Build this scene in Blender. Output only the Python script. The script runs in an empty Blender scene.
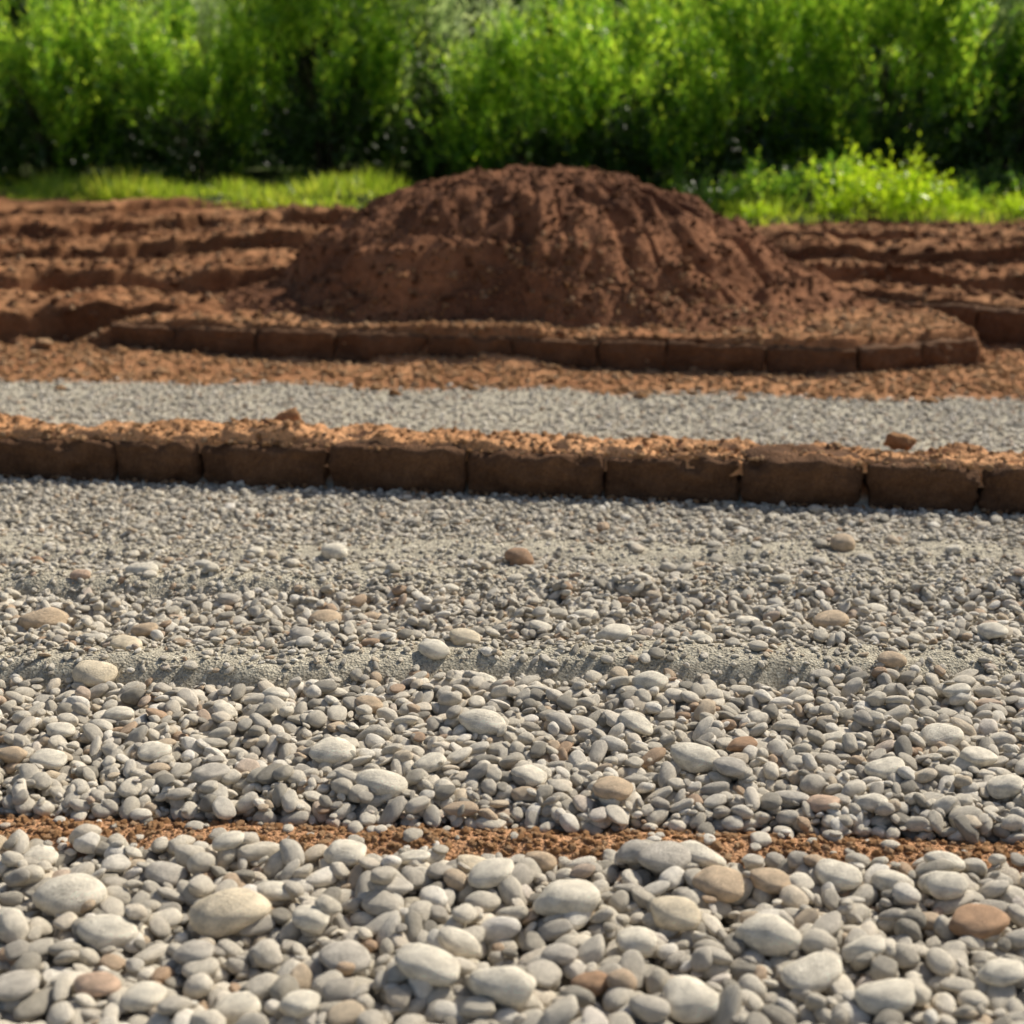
import bpy, bmesh, math, random
import numpy as np
from mathutils import Vector, noise as mn, Matrix
random.seed(7); rng=np.random.default_rng(7)
scene=bpy.context.scene
COL=scene.collection
PITCH=math.radians(15.4); FPX=1422.0; CAMH=1.0

# ---------------------------------------------------------------- helpers
def at(px,py,z=0.0):
    "ground position (on level z) read off the photograph"
    th=PITCH+math.atan((py-512)/FPX)
    Y=(CAMH-z)/math.tan(th)
    d=Y*math.cos(PITCH)+(CAMH-z)*math.sin(PITCH)
    return (px-512)/FPX*d, Y
def hsh(ix,iy,seed):
    n=(ix.astype(np.int64)*374761393+iy.astype(np.int64)*668265263+seed*1274126177)&0xFFFFFFFF
    n=((n^(n>>13))*1274126177)&0xFFFFFFFF
    n=n^(n>>16)
    return (n&0xFFFFFF)/float(0xFFFFFF)
def vn(x,y,seed=0):
    x=np.asarray(x,float);y=np.asarray(y,float)
    ix=np.floor(x);iy=np.floor(y);fx=x-ix;fy=y-iy
    ix=ix.astype(np.int64);iy=iy.astype(np.int64)
    u=fx*fx*fx*(fx*(fx*6-15)+10);v=fy*fy*fy*(fy*(fy*6-15)+10)
    a=hsh(ix,iy,seed);b=hsh(ix+1,iy,seed);c=hsh(ix,iy+1,seed);d=hsh(ix+1,iy+1,seed)
    return (a*(1-u)+b*u)*(1-v)+(c*(1-u)+d*u)*v*1.0-0.5
def fbm(x,y,oct=4,seed=0,gain=.5):
    s=0;a=1
    for i in range(oct):
        s=s+a*vn(x*2**i+i*17.3,y*2**i-i*9.1,seed+i);a*=gain
    return s
def ss(a,b,x):
    t=np.clip((x-a)/(b-a),0,1);return t*t*(3-2*t)
def tag(o,label=None,cat=None,kind=None,group=None):
    if label:o["label"]=label
    if cat:o["category"]=cat
    if kind:o["kind"]=kind
    if group:o["group"]=group
    return o
def mesh_np(name,v,f,mat=None,smooth=True):
    v=np.asarray(v,np.float32);f=np.asarray(f,np.int32)
    me=bpy.data.meshes.new(name);n=f.shape[1]
    me.vertices.add(len(v));me.vertices.foreach_set("co",v.ravel())
    me.loops.add(f.size);me.loops.foreach_set("vertex_index",f.ravel())
    me.polygons.add(len(f));me.polygons.foreach_set("loop_start",np.arange(0,f.size,n,dtype=np.int32))
    me.polygons.foreach_set("use_smooth",np.full(len(f),smooth))
    me.update(calc_edges=True)
    if mat:me.materials.append(mat)
    return me
def obj(name,me,loc=(0,0,0),parent=None):
    o=bpy.data.objects.new(name,me);o.location=loc;COL.objects.link(o)
    if parent:o.parent=parent
    return o
def fattr(me,name,arr):
    a=me.attributes.new(name,'FLOAT','POINT');a.data.foreach_set("value",np.asarray(arr,np.float32).ravel())

# ---------------------------------------------------------------- materials
class M:
    def __init__(s,name):
        s.m=bpy.data.materials.new(name);s.m.use_nodes=True
        s.t=s.m.node_tree;s.n=s.t.nodes;s.b=s.n["Principled BSDF"];s.out=s.n["Material Output"]
        s.tc=s.n.new("ShaderNodeTexCoord")
    def link(s,a,b):s.t.links.new(a,b)
    def noise(s,scale,detail=6,rough=.6,coord="Object",dist=0):
        n=s.n.new("ShaderNodeTexNoise");n.inputs["Scale"].default_value=scale
        n.inputs["Detail"].default_value=detail;n.inputs["Roughness"].default_value=rough
        n.inputs["Distortion"].default_value=dist
        s.link(s.tc.outputs[coord],n.inputs["Vector"]);return n.outputs["Fac"]
    def vor(s,scale,out="Distance",coord="Object",feat='F1'):
        n=s.n.new("ShaderNodeTexVoronoi");n.inputs["Scale"].default_value=scale;n.feature=feat
        s.link(s.tc.outputs[coord],n.inputs["Vector"]);return n.outputs[out]
    def ramp(s,fac,stops,interp='LINEAR'):
        n=s.n.new("ShaderNodeValToRGB");e=n.color_ramp;e.interpolation=interp
        while len(e.elements)<len(stops):e.elements.new(.5)
        for el,(p,c) in zip(e.elements,stops):el.position=p;el.color=(*c,1)
        s.link(fac,n.inputs["Fac"]);return n.outputs["Color"]
    def mix(s,fac,a,b,mode='MIX'):
        n=s.n.new("ShaderNodeMix");n.data_type='RGBA';n.blend_type=mode
        for so,v in ((n.inputs[0],fac),(n.inputs[6],a),(n.inputs[7],b)):
            if isinstance(v,(int,float)):so.default_value=v
            elif isinstance(v,tuple):so.default_value=(*v,1)
            else:s.link(v,so)
        return n.outputs[2]
    def math(s,op,a,b=None):
        n=s.n.new("ShaderNodeMath");n.operation=op
        for i,v in enumerate((a,b)):
            if v is None:continue
            if isinstance(v,(int,float)):n.inputs[i].default_value=v
            else:s.link(v,n.inputs[i])
        return n.outputs[0]
    def attr(s,name):
        n=s.n.new("ShaderNodeAttribute");n.attribute_name=name;return n.outputs["Fac"]
    def bump(s,h,dist,strength=1,prev=None):
        n=s.n.new("ShaderNodeBump");n.inputs["Distance"].default_value=dist;n.inputs["Strength"].default_value=strength
        s.link(h,n.inputs["Height"])
        if prev:s.link(prev,n.inputs["Normal"])
        return n.outputs["Normal"]
    def fin(s,col,rough=.9,normal=None,spec=.25):
        if isinstance(col,tuple):s.b.inputs["Base Color"].default_value=(*col,1)
        else:s.link(col,s.b.inputs["Base Color"])
        s.b.inputs["Roughness"].default_value=rough;s.b.inputs["Specular IOR Level"].default_value=spec
        if normal:s.link(normal,s.b.inputs["Normal"])
        return s.m
def stone_mat(name,stops,const=None):
    m=M(name)
    if const is None:
        oi=m.n.new("ShaderNodeObjectInfo");c=m.ramp(oi.outputs["Random"],stops)
    else:
        c=m.ramp(m.noise(.9,2),[(.35,tuple(x*.86 for x in const)),(.65,tuple(min(1,x*1.12) for x in const))])
    c=m.mix(.85,c,m.ramp(m.noise(2.2,5,.65),[(.3,(.74,.72,.69)),(.6,(1.12,1.10,1.07))]),'MULTIPLY')
    c=m.mix(.7,c,m.ramp(m.noise(22,3,.7),[(.35,(.64,.62,.60)),(.5,(1.04,1.03,1.02)),(.75,(1.24,1.21,1.18))]),'MULTIPLY')
    n=m.bump(m.noise(9,6,.7),.10,.5)
    return m.fin(c,.64,n,.42)
PEB=stone_mat("pebble_mixed",[(0,(.28,.26,.22)),(.12,(.54,.50,.42)),(.28,(.80,.74,.62)),(.40,(.43,.40,.35)),(.55,(.86,.80,.68)),
    (.70,(.58,.54,.46)),(.84,(.92,.88,.79)),(.92,(.66,.56,.42)),(.970,(.50,.34,.22)),(1,(.92,.89,.82))])
ST={ 'light':stone_mat("stone_pale",None,(.90,.84,.71)),'cream':stone_mat("stone_cream",None,(.88,.77,.58)),
 'grey':stone_mat("stone_grey",None,(.62,.58,.51)),'tan':stone_mat("stone_tan",None,(.68,.53,.37)),
 'brown':stone_mat("stone_brown",None,(.48,.30,.18)),'pink':stone_mat("stone_pinkish",None,(.68,.49,.36)) }
def soil_mat(name,dry,wet,bias=0.,bumpd=.02,sc=1.):
    m=M(name)
    big=m.noise(2.2*sc,5,.6);mid=m.noise(14*sc,6,.7);fine=m.noise(90*sc,4,.7)
    c=m.ramp(big,[(.38+bias,wet),(.60+bias,dry)])
    c=m.mix(.8,c,m.ramp(mid,[(.3,(.6,.56,.54)),(.52,(1,1,1)),(.75,(1.35,1.3,1.22))]),'MULTIPLY')
    c=m.mix(.7,c,m.ramp(fine,[(.3,(.6,.57,.55)),(.55,(1.1,1.08,1.05)),(.8,(1.5,1.45,1.4))]),'MULTIPLY')
    n=m.bump(m.noise(25*sc,8,.72),bumpd,.9);n=m.bump(m.vor(70*sc),bumpd*.35,.6,n)
    return m,c,n
m_,c_,n_=soil_mat("soil_orange",(.86,.48,.25),(.70,.37,.18));SOIL=m_.fin(c_,.95,n_,.1)
m_,c_,n_=soil_mat("soil_mound",(.38,.178,.092),(.18,.082,.046),0.,.028);MOUNDM=m_.fin(c_,.95,n_,.1)
m_,c_,n_=soil_mat("earth_block",(.24,.13,.070),(.12,.064,.036),0.,.016,1.5);BLOCKM=m_.fin(c_,.92,n_,.15)
def clod_mat(name,stops):
    m=M(name);oi=m.n.new("ShaderNodeObjectInfo")
    c=m.ramp(oi.outputs["Random"],stops)
    c=m.mix(.7,c,m.ramp(m.noise(3,5,.7),[(.3,(.65,.62,.6)),(.6,(1.1,1.1,1.05))]),'MULTIPLY')
    return m.fin(c,.95,m.bump(m.noise(5,6,.75),.25,.8),.1)
CLOD=clod_mat("soil_clod_dry",[(0,(.62,.32,.15)),(.5,(.82,.47,.24)),(1,(.90,.60,.37))])
CLODD=clod_mat("soil_clod_dark",[(0,(.18,.082,.046)),(.6,(.34,.16,.083)),(1,(.56,.30,.17))])
CLODO=clod_mat("clod_orange",[(0,(.74,.39,.19)),(1,(.84,.47,.25))])
m=M("ground_mix")
big=m.noise(1.6,5,.6);mid=m.noise(12,6,.7);fine=m.noise(80,4,.7)
soil=m.ramp(big,[(.40,(.52,.245,.118)),(.60,(.74,.39,.195))])
soil=m.mix(.8,soil,m.ramp(mid,[(.3,(.58,.54,.51)),(.52,(1,1,1)),(.75,(1.3,1.25,1.2))]),'MULTIPLY')
soil=m.mix(.7,soil,m.ramp(fine,[(.3,(.6,.57,.55)),(.55,(1.1,1.08,1.05)),(.8,(1.4,1.35,1.3))]),'MULTIPLY')
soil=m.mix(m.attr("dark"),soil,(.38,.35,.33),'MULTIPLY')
soil=m.mix(m.attr("pale"),soil,(.86,.50,.28))
grit=m.ramp(m.vor(230,"Color"),[(.0,(.46,.42,.34)),(.5,(.74,.68,.55)),(1,(.90,.85,.71))])
grit=m.mix(.7,grit,m.ramp(m.noise(60,5,.7),[(.3,(.5,.48,.46)),(.65,(1.2,1.18,1.12))]),'MULTIPLY')
grass=m.ramp(m.noise(5,5,.7),[(.35,(.03,.035,.012)),(.65,(.08,.11,.025))])
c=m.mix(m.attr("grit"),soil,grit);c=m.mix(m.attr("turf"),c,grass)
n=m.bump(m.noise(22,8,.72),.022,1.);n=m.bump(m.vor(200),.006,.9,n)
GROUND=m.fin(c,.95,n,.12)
def leaf_mat(name,stops,trans,tfac):
    m=M(name)
    g=m.n.new("ShaderNodeNewGeometry")
    c=m.ramp(m.math('ADD',m.math('MULTIPLY',g.outputs["Random Per Island"],.5),m.math('MULTIPLY',m.noise(1.6,3),.5)),stops)
    m.fin(c,.36,None,.55)
    tr=m.n.new("ShaderNodeBsdfTranslucent");tc=m.mix(1.,c,trans,'MULTIPLY');m.link(tc,tr.inputs["Color"])
    mx=m.n.new("ShaderNodeMixShader");mx.inputs[0].default_value=tfac
    m.link(m.b.outputs[0],mx.inputs[1]);m.link(tr.outputs[0],mx.inputs[2]);m.link(mx.outputs[0],m.out.inputs[0])
    return m.m
LEAF=leaf_mat("leaf_green",[(.3,(.065,.165,.020)),(.5,(.18,.35,.035)),(.7,(.42,.58,.075))],(2.2,2.0,1.3),.55)
LEAFG=leaf_mat("leaf_grey_green",[(.3,(.12,.19,.07)),(.5,(.28,.37,.16)),(.7,(.54,.62,.34))],(1.8,1.8,1.4),.5)
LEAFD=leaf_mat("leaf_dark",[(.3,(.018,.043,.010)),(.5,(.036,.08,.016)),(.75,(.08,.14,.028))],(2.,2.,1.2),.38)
LEAFY=leaf_mat("leaf_bright",[(.25,(.26,.42,.02)),(.5,(.40,.56,.03)),(.75,(.52,.66,.06))],(1.7,1.6,1.),.52)
GRASSM=leaf_mat("grass_blade",[(.25,(.18,.28,.025)),(.5,(.32,.44,.04)),(.75,(.50,.54,.10))],(1.7,1.6,1.),.5)
m=M("bark");BARK=m.fin(m.ramp(m.noise(12,5),[(.3,(.04,.03,.018)),(.7,(.10,.08,.05))]),.9,m.bump(m.noise(30,5),.02))

# ---------------------------------------------------------------- terrain
def curbY(x):return 4.0-(x+1.48)*0.1434
def stripY(x):return 1.80-0.058*x+.016*vn(x*3,0*x,3)+.012*vn(x*11,0*x,4)
def pathEnd(x):return 5.38-0.12*x+.10*fbm(x*2.2,x*0,3,9)
def wallY(x):return 6.27-(x+1.84)*0.215
def r1(x):return 2.40+.09*fbm(x*1.6,x*0+.3,4,21)
def r2(x):return 2.87+.09*fbm(x*1.5,x*0+.7,4,31)
def r3(x):return 3.20+.14*fbm(x*1.2,x*0+.9,3,41)
def saw(y,r,h,f,b):
    d=y-r
    return h*np.where(d<0,ss(-f,0,d),1-ss(0,b,d))
def turfline(x):
    return np.interp(x,[-60,-5,-4.2,-1.2,0,1.3,3.3,60],[12.5,12.5,11.7,9.4,9.2,9.1,9.3,10])+.25*fbm(x*1.5,x*0,3,77)
def H(x,y):
    x=np.asarray(x,float);y=np.asarray(y,float)
    z=np.zeros(np.broadcast(x,y).shape)
    amp=.65+.7*(vn(x*1.7,y*0+5,61)+.5);amp2=.65+.7*(vn(x*1.5,y*0+8,62)+.5)
    z=z+saw(y,r1(x),.062*amp,.09,.36)+saw(y,r2(x),.054*amp2,.09,.32)+saw(y,r3(x),.022,.07,.25)
    nearw=1-ss(3.4,3.7,y)
    z=z+nearw*(.012*fbm(x*3,y*4,3,5)+.014*fbm(x*14,y*16,3,6)*ss(2.2,2.35,y))
    z=z+.036*np.exp(-((y-stripY(x))/.065)**2)
    cy=curbY(x);z=z+.055*(1-ss(.10,.34,y-cy))*ss(.0,.08,y-cy)
    soilw=ss(-.05,.15,y-pathEnd(x))
    z=z+soilw*(.015+.03*fbm(x*3,y*3,4,15)*ss(5.2,6.2,y)+.012*fbm(x*11,y*11,3,18))
    wx=.10*fbm(y*2,x*0,3,88);wn=.014*fbm(x*9,y*0,3,89)
    f1=np.interp(x,[1.6,2.6,3.6,5],[6.93,6.23,6.13,6.1])+.01
    R=ss(1.35,1.62,x)
    plat=ss(.00,.04,y-wallY(x)-.008+wn)*ss(-2.05+wx,-1.62+wx,x)
    ry=np.interp(x,[1.37,1.95],[5.60,5.92])
    plat=plat*np.where(x>1.33,ss(.0,.04,y-ry-.008+wn),1)*(1-ss(1.93,2.02,x+0*y))
    platz=(.140+.014*fbm(x*5,y*5,3,90))*plat
    sl=np.exp(-((y-wallY(x)+.02)/.07)**2)*(x<1.4)*(x>-2)
    z=z+sl*np.clip(.07*fbm(x*2.3,x*0,3,92),0,.03)
    en=.12*fbm(x*.8,y*.2,3,101)
    en2=.09*fbm(x*4,y*1.5,4,105)
    la=np.interp(y,[6.4,7.1],[-1.75,-1.05])
    L=1-ss(0,.4,x-la)
    e1=6.50+.05*(x+3)+en*.6+en2*.6
    e2=7.20+.05*(x+3)+en+en2
    e3=7.95+.08*(x+3)+en+en2*1.3
    e4=8.8+.08*(x+3)+en+en2*2
    e5=9.8+en+en2*2.5
    def lip(e,h,w):
        d=y-e
        return h*ss(0,w,d)+.008*np.exp(-((d-w*1.5)/.07)**2)-.022*np.exp(-((d+.05)/.06)**2)
    brk=lambda k:.55+.9*(vn(x*1.3+k*3.7,y*0+k,130+k)+.5)
    zl=lip(e1,.16,.04)+lip(e2,.085,.04)*brk(1)+lip(e3,.07,.05)*brk(2)+lip(e4,.06,.06)*brk(3)+lip(e5,.05,.1)
    zl=zl-.15*np.exp(-((x+2.16)/.11)**2-((y-6.54)/.10)**2)
    zl=zl-.13*np.exp(-((x+2.30)/.15)**2-((y-7.24)/.09)**2)-.09*np.exp(-((x+1.75)/.10)**2-((y-7.3)/.08)**2)
    f2=np.interp(x,[1.5,2.6,4.5],[7.40,6.90,6.7])+en*.3+en2*.6
    f3=np.interp(x,[1.5,2.6,4.5],[7.95,7.50,7.3])+en*.3+en2*.6
    f4=np.interp(x,[1.5,2.6,4.5],[8.6,8.15,7.95])+en*.3+en2*.6
    zr=.182*ss(0,.05,y-f1)+lip(f2,.08,.035)+lip(f3,.055,.035)+lip(f4,.035,.05)*brk(5)
    mid=(1-L)*(1-R)*.32*ss(7.3,8.9,y)
    zz=(L*zl+R*zr+mid)*ss(5.9,6.1,y)
    z=z+np.maximum(zz,platz)
    rough=ss(6.0,6.6,y)*(1-ss(-.4,.2,y-turfline(x)))
    z=z+rough*(.014*fbm(x*1.0,y*6,4,55)+.032*fbm(x*9,y*12,4,56,.65))
    z=z+.05*fbm(x*.5,y*.5,3,66)*ss(9,12,y)
    return z
def H1(x,y):return float(H(np.array([x]),np.array([y]))[0])
def axis(lo,hi,st,far,neg=True):
    c=list(np.arange(lo,hi,st));s=st;p=c[-1]
    while p<far:s*=1.22;p+=s;c.append(p)
    s=st;p=c[0];pre=[]
    lim=-far if neg else -6
    while p>lim:s*=1.22;p-=s;pre.append(p)
    return np.array(pre[::-1]+c)
xs=axis(-4.2,4.2,.0145,150);ys=axis(.9,9.8,.0145,250)
X,Y=np.meshgrid(xs,ys);Z=H(X,Y)
nx,ny=len(xs),len(ys)
idx=np.arange(nx*ny).reshape(ny,nx)
F=np.stack([idx[:-1,:-1],idx[:-1,1:],idx[1:,1:],idx[1:,:-1]],-1).reshape(-1,4)
me=mesh_np("ground",np.stack([X,Y,Z],-1).reshape(-1,3),F,GROUND)
gr=(1-ss(-.06,.04,Y-pathEnd(X)+.06*fbm(X*9,Y*9,3,4)))
st=np.exp(-((Y-stripY(X))/.08)**4)
gr=gr*(1-st)
cyy=Y-curbY(X);gr=gr*(1-ss(.02,.05,cyy)*(1-ss(.22,.30,cyy+.05*fbm(X*6,Y*6,3,8))))
turf=ss(-.1,.15,Y-turfline(X)+.3*fbm(X*4,Y*4,3,2))
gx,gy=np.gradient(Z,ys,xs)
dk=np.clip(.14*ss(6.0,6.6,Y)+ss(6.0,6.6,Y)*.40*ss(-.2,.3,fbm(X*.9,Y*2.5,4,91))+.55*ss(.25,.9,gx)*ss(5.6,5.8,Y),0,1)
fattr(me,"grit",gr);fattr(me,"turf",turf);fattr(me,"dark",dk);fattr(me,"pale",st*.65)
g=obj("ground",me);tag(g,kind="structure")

# ---------------------------------------------------------------- mound
MX,MY=.13,7.02;RX,RY=1.42,1.05
def moundH(x,y,rr=False):
    u=(x-MX)/RX;v=(y-MY)/RY
    ang=np.arctan2(v,u)
    wob=1+.07*fbm(np.cos(ang)*1.8+3,np.sin(ang)*1.8,3,200)
    r=np.sqrt(u*u+v*v)/wob
    if rr:return r
    lean=np.clip(u,-1,1)
    p=2.3-.30*lean;H0=.635
    h=H0*(1-np.clip(r,0,1.2)**p)
    h=np.where(r<.86,h,np.interp(r,[.86,1.0,1.12,1.25],[H0*(1-.86**2.3),.085,.02,-.08]))
    mid=ss(.2,.5,r)*(1-ss(.9,1.1,r))
    wx=.25*fbm(x*2.5,y*2.5,3,240)
    gl=np.abs(fbm(ang*2.4+.5*r+wx*2,r*1.5+wx,3,210))
    h=h-.19*mid*np.clip(.20-gl,0,1)*2+.012
    gl=np.abs(fbm(ang*6+.8*r+wx*4,r*2.5+wx,2,213))
    h=h-.06*mid*np.clip(.22-gl,0,1)*2
    h=h+.045*fbm(x*3.2,y*3.2,3,218)*(1-ss(.9,1.2,r))
    q=fbm(x*2.6,y*2.6,4,219)*.9+h*5
    h=h+.020*mid*(ss(.2,.6,q-np.floor(q))-.5)
    cl=fbm(x*11,y*11,4,220,.6)
    h=h+(.020*cl+.010*np.clip(cl,0,1))*(1-ss(1.0,1.25,r))
    h=h*ss(.06,.42,y-wallY(x))-.05*(1-ss(.06,.3,y-wallY(x)))
    return h
gx_=np.linspace(MX-1.8,MX+1.8,520);gy_=np.linspace(MY-1.35,MY+1.35,390)
X,Y=np.meshgrid(gx_,gy_);Z=.125+moundH(X,Y);RR=moundH(X,Y,True)
ok=((Z>H(X,Y)-.03)&(RR<1.16)&(Y>wallY(X)+.05))
idx=np.arange(X.size).reshape(X.shape)
F=np.stack([idx[:-1,:-1],idx[:-1,1:],idx[1:,1:],idx[1:,:-1]],-1).reshape(-1,4)
F=F[ok.ravel()[F].all(1)]
used=np.unique(F);rm=np.zeros(X.size,int);rm[used]=np.arange(len(used))
V=np.stack([X-MX,Y-MY,Z],-1).reshape(-1,3)[used]
mo=obj("dirt_mound",mesh_np("dirt_mound",V,rm[F],MOUNDM),(MX,MY,0));tag(mo,"rounded mound of dark red-brown dug earth on a low platform","dirt mound")
def top(x,y):
    z=H(x,y);mz=.125+moundH(x,y);ok=(y>wallY(x)+.05)&(moundH(x,y,True)<1.14)
    return np.where(ok&(mz>z),mz,z),ok&(mz>z)

# ---------------------------------------------------------------- earth blocks
def block_mesh(w,h,d,seed,chip=1.,k=13):
    bm=bmesh.new();bmesh.ops.create_cube(bm,size=1)
    bmesh.ops.subdivide_edges(bm,edges=bm.edges[:],cuts=17,use_grid_fill=True)
    for v in bm.verts:
        p=v.co*2
        e=[abs(c) for c in p]
        q=Vector((p.x,p.y,p.z))
        n_=(e[0]**k+e[1]**k+e[2]**k)**(1/k)
        q=q/max(n_,1e-6) if n_>1 else q
        v.co=Vector((q.x*w/2,q.y*d/2,q.z*h/2))
        s=Vector((seed*3.1,seed*1.7,0))
        t=mn.fractal(v.co*9+s,1,2,4)*.015+mn.fractal(v.co*35+s,1,2,3)*.008
        nr=Vector((q.x**5,q.y**5,q.z**5));
        if nr.length>1e-5:nr.normalize()
        v.co+=nr*t
        if q.z>0 and q.y<0:
            w_=max(0,mn.noise(Vector((v.co.x*11,seed,0)))+.12)*.035*chip*(q.z*-q.y)**4
            v.co.z-=w_;v.co.y+=w_
        if q.y<0:
            w_=max(0,mn.noise(Vector((q.x*1.3,seed*2.2,v.co.z*14))))*.04*chip*(abs(q.x)*-q.y)**6
            v.co.y+=w_;v.co.x-=w_*(1 if q.x>0 else -1)*.6
        v.co.z+=h/2;v.co.y+=d/2
    me=bpy.data.meshes.new("earth_block");bm.to_mesh(me);bm.free()
    for p in me.polygons:p.use_smooth=True
    me.materials.append(BLOCKM);return me
def row(p0,p1,widths,h,d,name,label,cat,group,z0=0,sd=0,chip=1.,jit=1.,gap=.011,k=13):
    p0=Vector(p0);p1=Vector(p1);dr=(p1-p0).normalized();ang=math.atan2(dr.y,dr.x);t=0
    for i,w in enumerate(widths):
        c=p0+dr*(t+w/2)
        hh=h+random.uniform(-.010,.007)*jit
        me=block_mesh(w-gap,hh+.03,d,sd+i,chip,k)
        o=obj(name,me,(c.x+random.uniform(-.003,.003)*jit,c.y+random.uniform(-.010,.006)*jit,z0-.03+random.uniform(-.004,.003)*jit))
        o.rotation_euler=(random.uniform(-.02,.02)*jit,random.uniform(-.018,.018)*jit,ang+random.uniform(-.02,.02)*jit)
        tag(o,label,cat,None,group);t+=w
edges=[-330,-215,-100,0-6,113,200,327,467,602,741,863,981,1100,1220]
pts=[]
for e in edges:
    yb=478+e*.037
    x,y=at(e,yb);pts.append(x/math.cos(math.atan(.1434)))
ws=[(pts[i+1]-pts[i])*1.0 for i in range(len(pts)-1)]
x0=at(edges[0],478+edges[0]*.037)[0]
row((x0,curbY(x0),0),(x0+1,curbY(x0+1),0),ws,.126,.175,"curb_block","rough brown earthen curb block topped with reddish soil","curb block","blocks forming the curb",sd=10,chip=1.3)
row((-1.78,wallY(-1.78),0),(0,wallY(0),0),[.31,.37,.36,.42,.37,.35,.28,.40,.36],.128,.16,"retaining_block","dark earthen retaining block below the dirt mound","retaining block","blocks edging the mound platform",sd=50,chip=.5,jit=.15,gap=.004,k=26)
row((1.39,5.60,0),(1.97,5.91,0),[.32,.32],.128,.16,"retaining_block","earthen retaining block at the platform corner","retaining block","blocks edging the mound platform",sd=70,chip=.5,jit=.15,gap=.004,k=26)
row((1.66,6.88,0),(2.6,6.20,0),[.29,.29,.29,.29],.170,.15,"terrace_block","dark earthen block holding back a soil terrace","terrace block","blocks edging the soil terrace",sd=80,chip=.6,jit=.2,gap=.003,k=22)
row((2.62,6.19,0),(3.6,6.11,0),[.36,.33,.38],.170,.15,"terrace_block","dark earthen block holding back a soil terrace","terrace block","blocks edging the soil terrace",sd=90,chip=.6,jit=.2,gap=.003,k=22)

# soil crust lying on the curb
dr=Vector((1,-.1434,0)).normalized();L=6.4
CLT=((at(285,428,.13)[0]-x0)/dr.x)
def crust(t,s):
    z=.122+.034*(fbm(t*5,s*9,4,301))+.016*fbm(t*26,s*26,3,302)+.013
    z=z+.030*np.exp(-((t-CLT)/.085)**2-((s-.10)/.06)**2)
    return z-.06*(1-ss(.010,.050,s+.02*fbm(t*8,s*0,3,305)))-.13*ss(.17,.29,s+.03*fbm(t*5,s*0,3,306))
a=np.linspace(0,L,1000);b=np.linspace(.018,.30,60);A,B=np.meshgrid(a,b)
cx=x0+dr.x*A-dr.y*B;cy=curbY(x0)+dr.y*A+dr.x*B;cz=crust(A,B)
idx=np.arange(A.size).reshape(A.shape)
F=np.stack([idx[:-1,:-1],idx[:-1,1:],idx[1:,1:],idx[1:,:-1]],-1).reshape(-1,4)
o=obj("soil_crust",mesh_np("soil_crust",np.stack([cx,cy,cz],-1).reshape(-1,3),F,SOIL))
tag(o,"thin crust of crumbly reddish soil lying along the curb","soil",kind="stuff")
def curbtop(n):
    t=rng.uniform(0,L,n);s=rng.uniform(.008,.26,n)
    return x0+dr.x*t-dr.y*s,curbY(x0)+dr.y*t+dr.x*s,np.maximum(crust(t,s),.122*(s<.17))

# ---------------------------------------------------------------- pebble shapes
def blob(seed,sub,rough,ang,mat,name,lm=.81,sm=1):
    bm=bmesh.new();bmesh.ops.create_icosphere(bm,subdivisions=sub,radius=1)
    s=Vector((seed*7.3,seed*2.9,seed*5.1))
    planes=[Vector((mn.noise(s+Vector((i,0,0))*3.3),mn.noise(s+Vector((0,i,0))*2.7),mn.noise(s+Vector((0,0,i))*3.9))).normalized() for i in range(1,11)]
    for v in bm.verts:
        p=v.co.copy()
        r=1+rough*mn.noise(p*.9+s)*1.1+rough*.45*mn.noise(p*2.0+s)
        q=p*r
        for k,pl in enumerate(planes):
            lim=lm+.12*((k*37+seed)%5)/5
            d=q.dot(pl)
            if d>lim:q-=pl*(d-lim)*ang
        v.co=q
    for _ in range(sm):bmesh.ops.smooth_vert(bm,verts=bm.verts[:],factor=.5,use_axis_x=True,use_axis_y=True,use_axis_z=True)
    me=bpy.data.meshes.new(name);bm.to_mesh(me);bm.free()
    for p in me.polygons:p.use_smooth=True
    me.materials.append(mat);return me
PM=[blob(i,3,.33,[.35,.80,1.0,.55][i%4],PEB,"pebble",sm=[2,1,1,2][i%4]) for i in range(16)]
def clodmesh(i,mat,amp=.24,smooth=True):
    me=blob(60+i,3,.5,.6,mat,"clod",.74,0)
    for v in me.vertices:
        v.co=v.co*(1+amp*mn.fractal(v.co*2.4+Vector((i,i,i)),1,2,4))
    for p in me.polygons:p.use_smooth=smooth
    return me
CM=[clodmesh(i,CLOD) for i in range(4)];CD=[clodmesh(i+9,CLODD) for i in range(4)]
CJ=[clodmesh(i+30,CLODO,.22,True) for i in range(4)]

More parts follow.
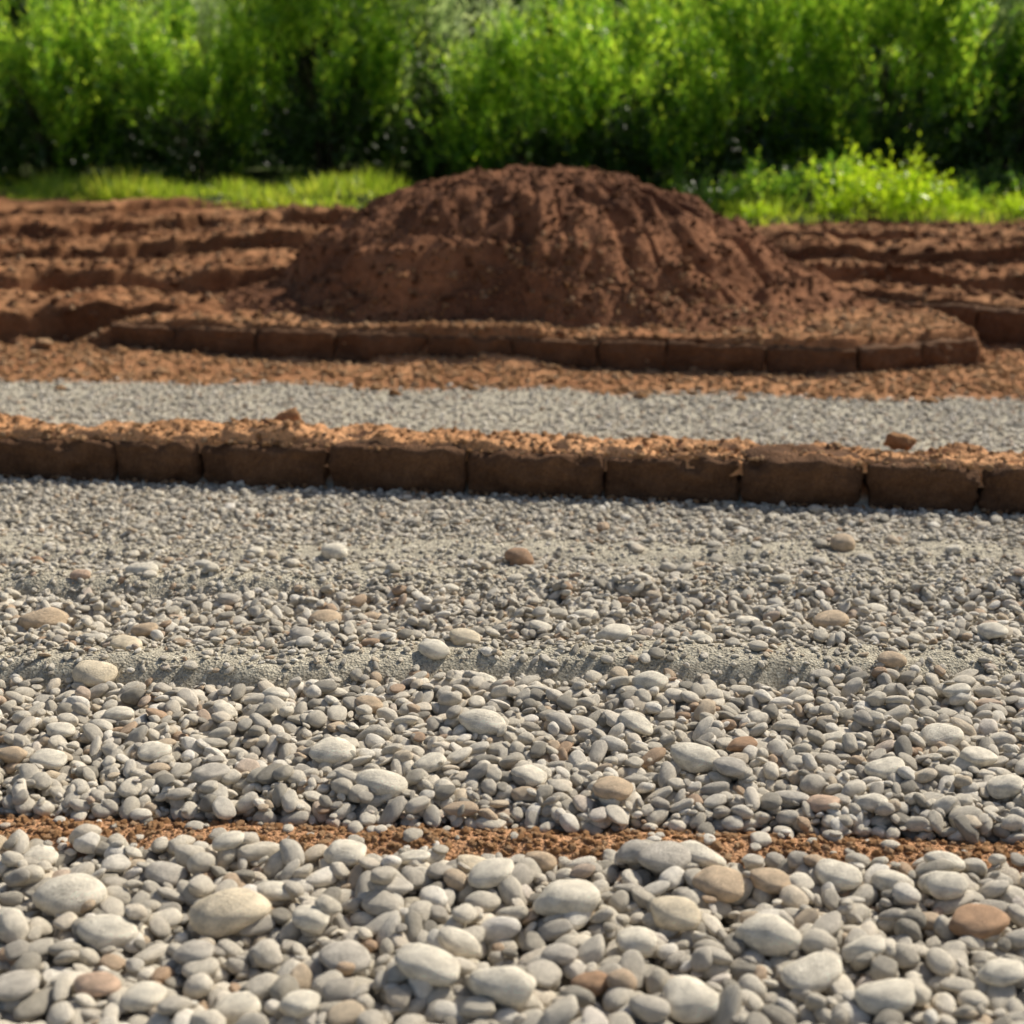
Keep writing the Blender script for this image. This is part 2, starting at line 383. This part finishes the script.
# ---------------------------------------------------------------- drop pebbles onto a height map
RES=.0045;GX0,GY0=-3.9,.8
nxg=int(7.8/RES);nyg=int(5.2/RES)
gxs=GX0+np.arange(nxg)*RES;gys=GY0+np.arange(nyg)*RES
XX,YY=np.meshgrid(gxs,gys);HM=H(XX,YY).astype(np.float64)
SANDN=fbm(XX[::8,::8]*4.5,YY[::8,::8]*9,3,500);del XX,YY
def dropp(x,y,a,b,c,yaw,sink=.62):
    R=int(a/RES)+1;ix=int((x-GX0)/RES);iy=int((y-GY0)/RES)
    if ix-R<1 or iy-R<1 or ix+R>=nxg-1 or iy+R>=nyg-1:return None
    w=HM[iy-R:iy+R+1,ix-R:ix+R+1]
    k=np.arange(-R,R+1)*RES
    dx=k[None,:];dy=k[:,None];cs=math.cos(yaw);sn=math.sin(yaw)
    u=(dx*cs+dy*sn)/a;v=(-dx*sn+dy*cs)/b;rr=u*u+v*v;m=rr<1
    hv=w[m]
    if hv.size<3:
        zc=float(w.mean())+c*sink
        w[R,R]=max(w[R,R],zc+c*.8);return zc,0,0
    mean=hv.mean();zc=mean+c*sink
    ddx=(dx+0*dy)[m];ddy=(dy+0*dx)[m]
    gx=(ddx*(hv-mean)).sum()/(ddx*ddx).sum();gy=(ddy*(hv-mean)).sum()/max((ddy*ddy).sum(),1e-9)
    gx=max(-.55,min(.55,gx));gy=max(-.55,min(.55,gy))
    t=zc+gx*ddx+gy*ddy+c*np.sqrt(1-rr[m])
    w[m]=np.maximum(hv,t)
    return zc,gx,gy
P=[]
def euler(gx,gy,yaw):
    n=Vector((-gx,-gy,1)).normalized()
    q=Vector((0,0,1)).rotation_difference(n)
    M_=q.to_matrix()@Matrix.Rotation(yaw,3,'Z')
    return M_.to_euler()
def scatter(n,xf,ylo,yhi,size,accept=None,k=3,flat=(.42,.80),jit=.32):
    yl=rng.random(n*k);xl=rng.random(n*k);sz=rng.random((n,6))
    for i in range(n):
        best=None
        for j in range(k):
            y=ylo+(yhi-ylo)*yl[i*k+j];hw=xf(y);x=-hw+2*hw*xl[i*k+j]
            ix=int((x-GX0)/RES);iy=int((y-GY0)/RES)
            if not(0<ix<nxg and 0<iy<nyg):continue
            h=HM[iy,ix]
            if best is None or h<best[0]:best=(h,x,y)
        if best is None:continue
        _,x,y=best
        if accept is not None and not accept(x,y,sz[i,5]):continue
        s=size(x,y,sz[i,0])
        if s<=0:continue
        a=s*(1+.65*sz[i,1]);b=s*(1-.2*sz[i,2]);c=s*(flat[0]+(flat[1]-flat[0])*sz[i,3])
        yaw=sz[i,4]*37.7%6.283
        r=dropp(x,y,a,b,c,yaw)
        if r is None:continue
        e=euler(r[1]+(sz[i,1]-.5)*jit*2,r[2]+(sz[i,2]-.5)*jit*2,yaw)
        P.append((x,y,r[0],e.x,e.y,e.z,a,b,c))
tx=np.linspace(-4,4,1601)
T={k:f(tx) for k,f in dict(s=stripY,r1=r1,r2=r2,r3=r3,pe=pathEnd).items()}
def tv(k,x):return T[k][int((x+4)*200)]
hw=lambda y:.36*(y*.964+.266)+.36
def lg(u,lo,hi,p=1.6):return lo+(hi-lo)*u**p
def crest(x,y):
    "0..1 closeness to a fine grit ridge, broken up by noise"
    v=0
    for k,w in(('r1',1.),('r2',1.),('r3',.8)):
        d=y-tv(k,x)
        if -.07<d<.15:v=max(v,w*(1-abs(d-.035)/.115))
    if v>0:
        v+=.75*SANDN[int((y-GY0)/RES/8),int((x-GX0)/RES/8)]
    return v
scatter(13000,hw,1.0,3.0,lambda x,y,u:lg(u,.003,.0085),lambda x,y,u:abs(y-tv('s',x))>.07,1)
scatter(9200,hw,.95,1.84,lambda x,y,u:lg(u,.0062,.0215,1.75),lambda x,y,u:tv('s',x)-y>.034+.05*u*u,3)
def szB(x,y,u):
    c=crest(x,y)
    if c>.4:return lg(u,.002,.010,2.6)
    return lg(u,.0048,.0185,1.9)*(1-.25*max(c,0))
def okc(x,y,u):
    c=crest(x,y)
    return c<.55 or u<.58
scatter(17500,hw,1.76,2.44,szB,lambda x,y,u:y-tv('s',x)>.034+.05*u*u and okc(x,y,u),3)
scatter(21000,hw,2.40,2.95,lambda x,y,u:(lg(u,.002,.009,2.6) if crest(x,y)>.4 else lg(u,.0036,.0145,2.4)),okc,2)
scatter(38000,hw,2.86,4.2,lambda x,y,u:(lg(u,.002,.007,2.5) if crest(x,y)>.4 else lg(u,.003,.0100,2.6)),
        lambda x,y,u:y<curbY(x)-.012 and okc(x,y,u),2)
n_near=len(P)
scatter(24000,lambda y:.36*y+.8,4.05,5.95,lambda x,y,u:lg(u,.0040,.0100,2.6),
        lambda x,y,u:y>curbY(x)+.225+.06*u and y<tv('pe',x)+.06*(u-.3),2)
for i in range(300):
    y=rng.uniform(2.35,3.75);x=rng.uniform(-1,1)*(hw(y)-.2);s=lg(rng.random(),.009,.018,1.6);yaw=rng.uniform(0,6)
    if y>curbY(x)-.05:continue
    r=dropp(x,y,s*1.3,s,s*.62,yaw,.45)
    if r:e=euler(r[1]*.6,r[2]*.6,yaw);P.insert(0,(x,y,r[0],e.x,e.y,e.z,s*1.3,s,s*.62));n_near+=1
for i in range(130):
    x=rng.uniform(-1.2,1.2);y=tv('s',x)+rng.normal(0,.035);s=lg(rng.random(),.004,.015,1.8);yaw=rng.uniform(0,6)
    r=dropp(x,y,s*1.3,s,s*.6,yaw,.3)
    if r:P.insert(0,(x,y,r[0],0,0,yaw,s*1.3,s,s*.6));n_near+=1
print("pebbles",len(P),n_near)

# individual larger pebbles
big=[(70,905,75,'light'),(228,925,80,'cream'),(110,938,62,'light'),(492,885,55,'light'),(665,870,62,'grey'),(568,913,72,'light'),(692,842,58,'light'),
(770,945,72,'light'),(812,978,68,'light'),(865,958,55,'light'),(975,932,62,'brown'),(770,888,46,'tan'),(428,985,74,'light'),(500,1000,75,'light'),
(690,1008,66,'light'),(885,1010,65,'light'),(345,968,55,'grey'),(97,997,45,'pink'),(593,990,42,'brown'),(145,1003,50,'light'),(237,1005,50,'light'),
(720,893,55,'tan'),(345,858,48,'light'),(632,848,42,'grey'),(838,880,50,'light'),(893,885,48,'light'),(388,900,45,'grey'),(675,925,56,'cream'),
(195,965,48,'grey'),(635,950,45,'light'),(40,855,42,'light'),(165,875,46,'grey'),(935,858,42,'light'),(275,900,42,'light'),(460,955,48,'light'),
(560,965,40,'grey'),(15,1000,50,'grey'),(300,1012,46,'light'),(1000,985,52,'light'),(5,930,45,'light'),(945,895,44,'light'),(540,845,38,'tan'),
(415,845,34,'light'),(475,835,40,'cream'),(240,828,36,'light'),(310,930,44,'light'),
(333,768,56,'light'),(380,798,58,'light'),(482,738,54,'light'),(635,738,40,'light'),(697,775,56,'light'),(613,808,46,'tan'),(730,788,38,'grey'),
(742,757,34,'brown'),(822,818,40,'pink'),(940,748,52,'light'),(884,781,46,'light'),(878,828,42,'light'),(975,772,40,'light'),(62,743,34,'light'),
(50,773,46,'light'),(12,770,36,'tan'),(155,765,40,'light'),(95,690,48,'cream'),(485,688,30,'light'),(275,706,32,'light'),(370,715,30,'tan'),
(650,697,42,'light'),(790,808,42,'grey'),(530,790,40,'light'),(225,720,30,'light'),(560,735,34,'grey'),(830,745,36,'light'),(1005,800,44,'light'),
(210,790,38,'grey'),(430,775,36,'light'),(120,725,34,'light'),
(43,632,54,'tan'),(127,664,38,'cream'),(145,645,30,'tan'),(325,622,36,'tan'),(303,653,28,'grey'),(466,661,38,'cream'),(435,673,38,'light'),
(830,632,38,'tan'),(615,650,40,'light'),(583,620,30,'light'),(890,680,35,'tan'),(143,585,38,'light'),(230,603,26,'grey'),(745,636,28,'light'),
(955,710,30,'light'),(878,608,28,'light'),(370,620,26,'tan'),(700,660,28,'light'),(540,640,26,'light'),(200,640,24,'light'),(990,650,30,'light'),
(520,560,34,'brown'),(843,543,30,'tan'),(335,551,30,'light'),(255,550,20,'light'),(437,510,16,'grey'),(37,553,20,'brown'),(82,591,24,'pink'),
(955,548,20,'light'),(640,585,24,'light'),(700,560,20,'tan'),(450,590,22,'light'),(780,590,22,'light'),(570,402,12,'light')]
cn={'light':'pale grey','cream':'cream-coloured','grey':'mid-grey','tan':'tan','brown':'reddish-brown','pink':'pinkish'}
for i,(px,py,w,c) in enumerate(big):
    x,y=at(px,py,.035)
    d=math.hypot(y,1)*1.0
    s=w/FPX*d/2*.97
    b=s*random.uniform(.64,.84);cc=s*random.uniform(.40,.56)
    if py<570 and w>25:cc=s*.7
    yaw=random.uniform(-.5,.5)
    if abs(y-tv('s',x))<.070:y=tv('s',x)+(-.075 if y<tv('s',x)+.02 else .08)
    r=dropp(x,y,s,b,cc,yaw,.4)
    if r is None:continue
    o=obj("large_pebble",PM[(i*5)%16],(x,y,r[0]))
    o.rotation_euler=euler(r[1]*.6,r[2]*.6,yaw);o.scale=(s,b,cc)
    o.material_slots[0].link='OBJECT';o.material_slots[0].material=ST[c]
    size="large" if w>48 else "medium-sized"
    tag(o,f"{size} {cn[c]} rounded pebble lying on loose gravel","pebble",None,"larger pebbles lying on the gravel")
plain=[]
for i in range(16):
    px=random.uniform(60,960);py=random.uniform(720,1000);x,y=at(px,py,.03)
    if abs(y-tv('s',x))<.09:y-=.2
    s=random.uniform(.015,.020);r=dropp(x,y,s,s*.85,s*.6,1.)
    o=obj("pebble",PM[i],(x,y,r[0]));o.scale=(s,s*.85,s*.6);o.rotation_euler=euler(r[1],r[2],1.)
    tag(o,"small grey rounded pebble lying on loose gravel","pebble",None,"smaller pebbles lying on the gravel");plain.append(o)

def gn(name,pts,sources,label,cat):
    pts=np.array(pts,np.float32)
    me=bpy.data.meshes.new(name);me.vertices.add(len(pts));me.vertices.foreach_set("co",pts[:,:3].ravel())
    for nm,c in(("rot",3),("scl",6)):
        a=me.attributes.new(nm,'FLOAT_VECTOR','POINT');a.data.foreach_set("vector",np.ascontiguousarray(pts[:,c:c+3]).ravel())
    a=me.attributes.new("pick",'INT','POINT');a.data.foreach_set("value",rng.integers(0,len(sources),len(pts)).astype(np.int32))
    o=obj(name,me)
    ng=bpy.data.node_groups.new(name,"GeometryNodeTree")
    ng.interface.new_socket(name="Geometry",in_out='INPUT',socket_type='NodeSocketGeometry')
    ng.interface.new_socket(name="Geometry",in_out='OUTPUT',socket_type='NodeSocketGeometry')
    N=ng.nodes;Lk=ng.links.new
    gi=N.new("NodeGroupInput");go=N.new("NodeGroupOutput");iop=N.new("GeometryNodeInstanceOnPoints")
    jn=N.new("GeometryNodeJoinGeometry")
    for s in sources:
        oi=N.new("GeometryNodeObjectInfo");oi.transform_space='ORIGINAL';oi.inputs["Object"].default_value=s
        oi.inputs["As Instance"].default_value=True
        Lk(oi.outputs["Geometry"],jn.inputs[0])
    def na(n,t):
        q=N.new("GeometryNodeInputNamedAttribute");q.data_type=t;q.inputs["Name"].default_value=n;return q.outputs["Attribute"]
    er=N.new("FunctionNodeEulerToRotation");Lk(na("rot",'FLOAT_VECTOR'),er.inputs[0])
    Lk(gi.outputs[0],iop.inputs["Points"]);Lk(jn.outputs[0],iop.inputs["Instance"])
    iop.inputs["Pick Instance"].default_value=True
    Lk(na("pick",'INT'),iop.inputs["Instance Index"]);Lk(er.outputs[0],iop.inputs["Rotation"]);Lk(na("scl",'FLOAT_VECTOR'),iop.inputs["Scale"])
    Lk(iop.outputs[0],go.inputs[0])
    md=o.modifiers.new("scatter",'NODES');md.node_group=ng
    tag(o,label,cat,"stuff");return o
gn("gravel",P[:n_near],plain,"loose grey and beige river gravel in low ridges","gravel")
gn("path_gravel",P[n_near:],plain,"pale grey gravel filling the path behind the curb","gravel")

# ---------------------------------------------------------------- soil clods
def place_clod(px,py,w,mats,lab,z=None,hgt=.55):
    x,y=at(px,py,z if z is not None else .02)
    zz=z if z is not None else float(top(np.array([x]),np.array([y]))[0][0])
    s=w/FPX*math.hypot(y,1)/2
    o=obj("soil_clod",mats[len(cl)%4],(x,y,zz+s*.25));o.scale=(s,s*.8,s*hgt);o.rotation_euler=(0,0,random.uniform(-.5,.5))
    tag(o,lab,"soil clod",None,"clods of earth lying about");cl.append(o);return o
cl=[]
for px,py,w in((205,438,20),(120,355,18),(45,350,20),(395,390,14),(640,393,14),(160,372,15),(930,398,16),(470,385,14),(60,385,12),(740,395,14)):
    place_clod(px,py,w,CM,"dry reddish clod of earth lying on bare soil")
srcL=cl[:4]
for px,py,w,hh in((288,424,26,.95),(275,429,20,.8),(300,429,18,.75),(266,433,13,.7),(290,431,16,.6)):
    place_clod(px,py,w,CJ,"reddish clod of earth in a small pile on the curb",.140,hh)
place_clod(900,445,30,CJ,"small dry clod of earth sitting on the curb",.135,.6)
nd=len(cl)
for px,py,w in((560,335,12),(330,318,12),(700,343,12),(815,330,18),(440,325,12),(250,312,12)):
    place_clod(px,py,w,CD,"dark brown clod of earth at the mound foot",.15)
srcD=cl[nd:nd+4]
def rnd(n,lo,hi,x,y,z,p=2.2,f=.7):
    s=lo+(hi-lo)*rng.random(n)**p
    return np.stack([x,y,z+s*.1,rng.uniform(-.6,.6,n),rng.uniform(-.6,.6,n),rng.uniform(0,6.28,n),s*rng.uniform(.9,1.4,n),s,s*rng.uniform(.65,.95,n)],-1)
n=26000
y=rng.uniform(5.0,9.5,n);x=rng.uniform(-1,1,n)*(.36*y+.8)
k=(y>pathEnd(x)-.03)&(y<turfline(x)+.1);x,y=x[k],y[k];z,on=top(x,y)
k=~on;x,y,z=x[k],y[k],z[k]
far=(y>6.5)&(rng.random(len(y))<.5)
Q=[rnd((~far).sum(),.003,.018,x[~far],y[~far],z[~far],4.5)]
farQ=rnd(far.sum(),.003,.026,x[far],y[far],z[far],4.5)
n=11000;y=rng.uniform(5.0,6.35,n);x=rng.uniform(-1,1,n)*(.36*y+.6)
k=(y>pathEnd(x)-.03);x,y=x[k],y[k];z,on=top(x,y);Q.append(rnd(len(x),.003,.014,x,y,z,3.5))
n=6000;x=rng.uniform(-1.3,1.3,n);y=stripY(x)+rng.normal(0,.038,n);Q.append(rnd(n,.0012,.0065,x,y,H(x,y),2.6))
x,y,z=curbtop(9000);Q.append(rnd(9000,.0015,.009,x,y,z,4))
n=700;t=rng.uniform(0,L,n);s=-np.abs(rng.normal(0,.02,n))-.005
x=x0+dr.x*t-dr.y*s;y=curbY(x0)+dr.y*t+dr.x*s;Q.append(rnd(n,.002,.007,x,y,.012+0*x,2))
gn("loose_soil",np.concatenate(Q),srcL,"crumbs of dry reddish soil strewn over the ground","soil")
n=14000;r=np.sqrt(rng.random(n))*1.15;t=rng.uniform(0,6.283,n)
x=MX+RX*r*np.cos(t);y=MY+RY*r*np.sin(t);z,on=top(x,y);x,y,z=x[on],y[on],z[on]
gn("mound_crumbs",np.concatenate([rnd(len(x),.0025,.017,x,y,z,5.5),farQ]),srcD,"dark crumbs of earth covering the mound and dug soil","soil")

# ---------------------------------------------------------------- vegetation
def leaves(p,d,L_,W_,roll=0):
    n=len(p);d=d/np.linalg.norm(d,axis=1,keepdims=True)
    r=rng.normal(size=(n,3));w=np.cross(d,r);w/=np.linalg.norm(w,axis=1,keepdims=True)+1e-9
    up=np.cross(w,d)
    L_=L_[:,None];W_=W_[:,None]
    v=np.stack([p,p+d*L_*.45+w*W_*.5+up*W_*.15,p+d*L_,p+d*L_*.45-w*W_*.5+up*W_*.15],1).reshape(-1,3)
    f=np.arange(4*n).reshape(n,4);return v,f
def shoots(n,base,cen,rad,ln,upw,nl,L0,W0,hol=.55,spread=.8,zmin=.05,clumps=0,csig=.2):
    u=rng.normal(size=(n,3));u/=np.linalg.norm(u,axis=1,keepdims=True)
    if clumps:
        cu=rng.normal(size=(clumps,3));cu[:,2]=rng.uniform(-.75,.95,clumps);cu/=np.linalg.norm(cu,axis=1,keepdims=True)
        u=cu[rng.integers(0,clumps,n)]+rng.normal(size=(n,3))*csig
    rr=(hol+(1-hol)*rng.random(n))[:,None]
    s=np.array(cen)+u*np.array(rad)*rr
    cl_=1+.25*np.sin(u[:,0]*5+base)*np.cos(u[:,2]*4+base*2)+.12*np.sin(u[:,1]*9+u[:,0]*7)
    s=np.array(cen)+(s-np.array(cen))*cl_[:,None]
    s[:,2]=np.where(s[:,2]<zmin,zmin+rng.random(n)*.3,s[:,2])
    d=u*np.array([1,1,.5])*(1-upw)+np.array([0,0,upw]);d+=rng.normal(size=(n,3))*.15
    d/=np.linalg.norm(d,axis=1,keepdims=True)
    ls=ln*rng.uniform(.5,1.3,n)
    t=np.tile(np.linspace(.05,1,nl),(n,1))
    droop=rng.normal(size=(n,3))*.15
    pt=s[:,None]+d[:,None]*(t*ls[:,None])[...,None]+droop[:,None]*(t**2*ls[:,None])[...,None]
    side=rng.normal(size=(n,nl,3));side/=np.linalg.norm(side,axis=2,keepdims=True)
    ld=d[:,None]*.75+side*spread
    pt=pt.reshape(-1,3);ld=ld.reshape(-1,3);m_=len(pt)
    tl=(1-.45*t).reshape(-1)
    return leaves(pt,ld,L0*rng.uniform(.7,1.3,m_)*tl,W0*rng.uniform(.7,1.3,m_)*tl,0),s,d,ls
def tube(p0,p1,r0,r1,seg=6,mid=None):
    pts=[Vector(p0),Vector(mid) if mid is not None else (Vector(p0)+Vector(p1))/2,Vector(p1)]
    V=[];Fs=[]
    rs=[r0,(r0+r1)/2,r1]
    for k_,(p,r) in enumerate(zip(pts,rs)):
        dd=(pts[min(k_+1,2)]-pts[max(k_-1,0)]).normalized();a=dd.orthogonal().normalized();b=dd.cross(a)
        for j in range(seg):
            t=j/seg*6.283;V.append(p+a*math.cos(t)*r+b*math.sin(t)*r)
    for k_ in range(2):
        for j in range(seg):
            j2=(j+1)%seg;Fs.append((k_*seg+j,k_*seg+j2,(k_+1)*seg+j2,(k_+1)*seg+j))
    return [tuple(v) for v in V],Fs
def stems(name,targets,r0,base_r=.15,z=-.1):
    V=[];Fs=[]
    for tg in targets:
        a=random.uniform(0,6.28);b=(math.cos(a)*base_r*random.random(),math.sin(a)*base_r*random.random(),z)
        mid=(tg[0]*.35+b[0]*.5,tg[1]*.35+b[1]*.5,tg[2]*.55)
        v,f=tube(b,tg,r0,r0*.25,6,mid);o_=len(V);V+=v;Fs+=[tuple(i+o_ for i in q) for q in f]
    return mesh_np(name,V,Fs,BARK)
bushm=[]
for i in range(6):
    mat=[LEAF,LEAF,LEAFG,LEAF,LEAF,LEAF][i]
    w=[.64,.54,.56,.74,.60,.70][i];h=[.98,1.12,1.12,.9,1.05,.82][i]
    (v,f),s,d,ls=shoots(430,i*1.7,(0,0,h*.92),(w,w*.85,h*.98),.56,.80,26,.105,.028,.6,clumps=24,csig=.12,spread=.65)
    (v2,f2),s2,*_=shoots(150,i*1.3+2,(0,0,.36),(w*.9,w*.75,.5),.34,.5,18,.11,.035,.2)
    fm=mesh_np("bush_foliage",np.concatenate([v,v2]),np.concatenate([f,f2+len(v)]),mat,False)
    fm.materials.append(LEAFD)  # low inner shoots get darker leaves: shade at the bush base painted in
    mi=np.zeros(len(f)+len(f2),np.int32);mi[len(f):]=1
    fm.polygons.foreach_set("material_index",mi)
    ends=s[rng.choice(len(s),22)]
    bushm.append((fm,stems("bush_stems",[tuple(e) for e in ends],.012)))
def plant(kind,i,x,y,sc,lab,cat,group,fn="foliage",sn="stem",bank=None,zs=None):
    z=H1(x,y)
    e=bpy.data.objects.new(kind,None);e.location=(x,y,z-.02);e.rotation_euler=(0,0,random.uniform(0,6.28));e.scale=(sc,sc,sc*(zs or random.uniform(.92,1.1)))
    COL.objects.link(e)
    fm,sm=(bank or bushm)[i]
    obj(fn,fm,parent=e);obj(sn,sm,parent=e)
    tag(e,lab,cat,None,group);return e
labs=["dense leafy green bush with upright shoots beside bare soil","tall green shrub with narrow leaves at the site edge","grey-green feathery shrub standing among greener bushes",
"broad bright green bush behind the soil terraces","tall green bush with long leafy shoots","low rounded green bush at the site edge"]
hedge=[(-7.0,14.2,3,1.05,.9),(-5.5,14.0,0,1.05,1.),(-4.35,13.6,3,1.1,.92),(-3.2,14.0,2,1.0,1.1),(-2.75,13.0,0,1.,.85),(-1.6,13.0,4,1.05,.98),(-.55,13.5,2,1.15,1.05),(.12,12.7,5,1.0,.82),(1.05,12.5,3,1.1,.95),
(2.05,12.4,5,1.15,1.0),(2.95,11.8,4,1.05,.95),(4.0,11.9,0,1.1,.88),(4.6,12.6,2,1.1,1.1),(5.3,11.8,3,1.,1.),(6.4,11.9,1,1.05,1.)]
for x,y,i,s,zs in hedge:
    plant("bush",i,x,y,s,labs[i],"bush","bushes lining the site edge",zs=zs)
treem=[]
for i in range(3):
    V=[];Fs=[];lv=[];lf=[];o_=0
    for c in range(9):
        a=c*2.4;rr=random.uniform(.2,.9);cz=.45+c*.23
        (v,f),*_=shoots(70,c+i,(math.cos(a)*rr,math.sin(a)*rr,cz),(.75,.75,.5),.4,.4,18,.15,.06,.3)
        lv.append(v);lf.append(f+o_);o_+=len(v)
    cm=mesh_np("tree_crown",np.concatenate(lv),np.concatenate(lf),LEAFD,False)
    v,f=tube((0,0,-.1),(random.uniform(-.2,.2),0,2.5),.08,.03,8);V+=v;Fs+=f
    for k_ in range(8):
        a=k_*2.1;z0=.5+k_*.22;v,f=tube((0,0,z0),(math.cos(a)*.8,math.sin(a)*.8,z0+.6),.03,.01);o2=len(V);V+=v;Fs+=[tuple(q+o2 for q in ff) for ff in f]
    treem.append((cm,mesh_np("tree_trunk",V,Fs,BARK)))
for k_ in range(14):
    xx=-8.4+k_*1.3
    plant("young_tree",k_%3,xx+random.uniform(-.3,.3),15.6-.06*xx+random.uniform(-.4,.4),random.uniform(.88,1.02),"dark green young tree standing behind the bushes","tree","trees behind the bushes","crown","trunk",treem)
n=52000
x=rng.uniform(-17,17,n);z=rng.random(n)**.9*4.3;y=20.5+rng.uniform(0,1,n)*2.2+.8*np.sin(x*1.1)+.3*z*.5
z=z*(1+.15*np.sin(x*.8))
p=np.stack([x,y,z],-1);d=rng.normal(size=(n,3))
v,f=leaves(p,d,rng.uniform(.2,.42,n),rng.uniform(.12,.25,n),0)
o=obj("woodland",mesh_np("woodland",v,f,LEAFD,False));tag(o,"dense dark green woodland behind the bushes","woodland","stuff")
# weeds
weedm=[]
for i in range(3):
    (v,f),s,d,ls=shoots(60,i+.5,(0,0,.16),(.42,.28,.14),.22,.6,13,.075,.034,.2,1.0)
    weedm.append((mesh_np("weed_foliage",v,f,LEAFY,False),stems("weed_stems",[tuple(e) for e in s[:14]],.006,.08)))
for k_ in range(3):
    (v,f),s,d,ls=shoots(60,k_+.9,(0,0,.18),(.36,.3,.18),.2,.6,14,.075,.03,.2,1.0)
    weedm.append((mesh_np("weed_foliage",v,f,LEAF if k_ else LEAFD,False),stems("weed_stems",[tuple(e) for e in s[:14]],.006,.08)))
for k_,(x,y,s,i) in enumerate([(2.36,9.4,1.05,0),(2.62,9.5,.65,1),(2.1,9.4,.5,2),(3.3,9.5,.45,1),(1.6,9.45,.35,2),(2.95,9.5,.4,2)]):
    plant("weed",i,x,y,s,"bright yellow-green leafy weed growing in grass beside bare soil","weed","leafy weeds along the grass",bank=weedm)
for k_ in range(14):
    x=1.3+k_*.24+random.uniform(-.1,.1)
    plant("weed",3+k_%3,x,10.3+random.uniform(-.3,.6),random.uniform(.45,.9),"low dark green weed growing at the foot of the bushes","weed","leafy weeds along the grass",bank=weedm)
# grass
n=46000
x=rng.uniform(-7,7,n);y=turfline(x)+rng.random(n)**1.3*2.6-.08
dens=vn(x*2.3,y*1.7,400)+.5;k=rng.random(n)<np.where(x<0,.20+dens,.05+.6*dens**2);x,y,dens=x[k],y[k],dens[k];n=len(x)
z=H(x,y);hgt=(.02+.20*dens**2)*rng.uniform(.4,1.6,n)
d=rng.normal(size=(n,3))*.45;d[:,2]=1
v,f=leaves(np.stack([x,y,z-.01],-1),d,hgt,np.full(n,.013),0)
o=obj("grass",mesh_np("grass",v,f,GRASSM,False));tag(o,"bright sunlit green grass strip along the bushes","grass","stuff")

# ---------------------------------------------------------------- light, camera
w=bpy.data.worlds.new("World");scene.world=w;w.use_nodes=True
nt=w.node_tree;sk=nt.nodes.new("ShaderNodeTexSky");sk.sky_type='NISHITA';sk.sun_disc=False
EL=math.radians(42);AZ=math.radians(48)
sk.sun_elevation=EL;sk.sun_rotation=AZ;sk.dust_density=2.5;sk.ozone_density=.6
nt.links.new(sk.outputs[0],nt.nodes["Background"].inputs[0]);nt.nodes["Background"].inputs[1].default_value=.088
S=Vector((math.sin(AZ)*math.cos(EL),math.cos(AZ)*math.cos(EL),math.sin(EL)))
sl=bpy.data.lights.new("sun",'SUN');sl.energy=5;sl.angle=math.radians(.5);sl.color=(1,.93,.80)
so=bpy.data.objects.new("sun",sl);so.rotation_euler=S.to_track_quat('Z','Y').to_euler();COL.objects.link(so)
cam=bpy.data.cameras.new("camera");cam.lens=50;cam.sensor_width=36;cam.clip_end=600;cam.clip_start=.05
cam.dof.use_dof=True;cam.dof.focus_distance=2.4;cam.dof.aperture_fstop=3.6
co=bpy.data.objects.new("camera",cam);co.location=(0,0,CAMH);co.rotation_euler=(math.pi/2-PITCH,0,0);COL.objects.link(co)
scene.camera=co
scene.view_settings.view_transform='Standard';scene.view_settings.look='None';scene.view_settings.exposure=0
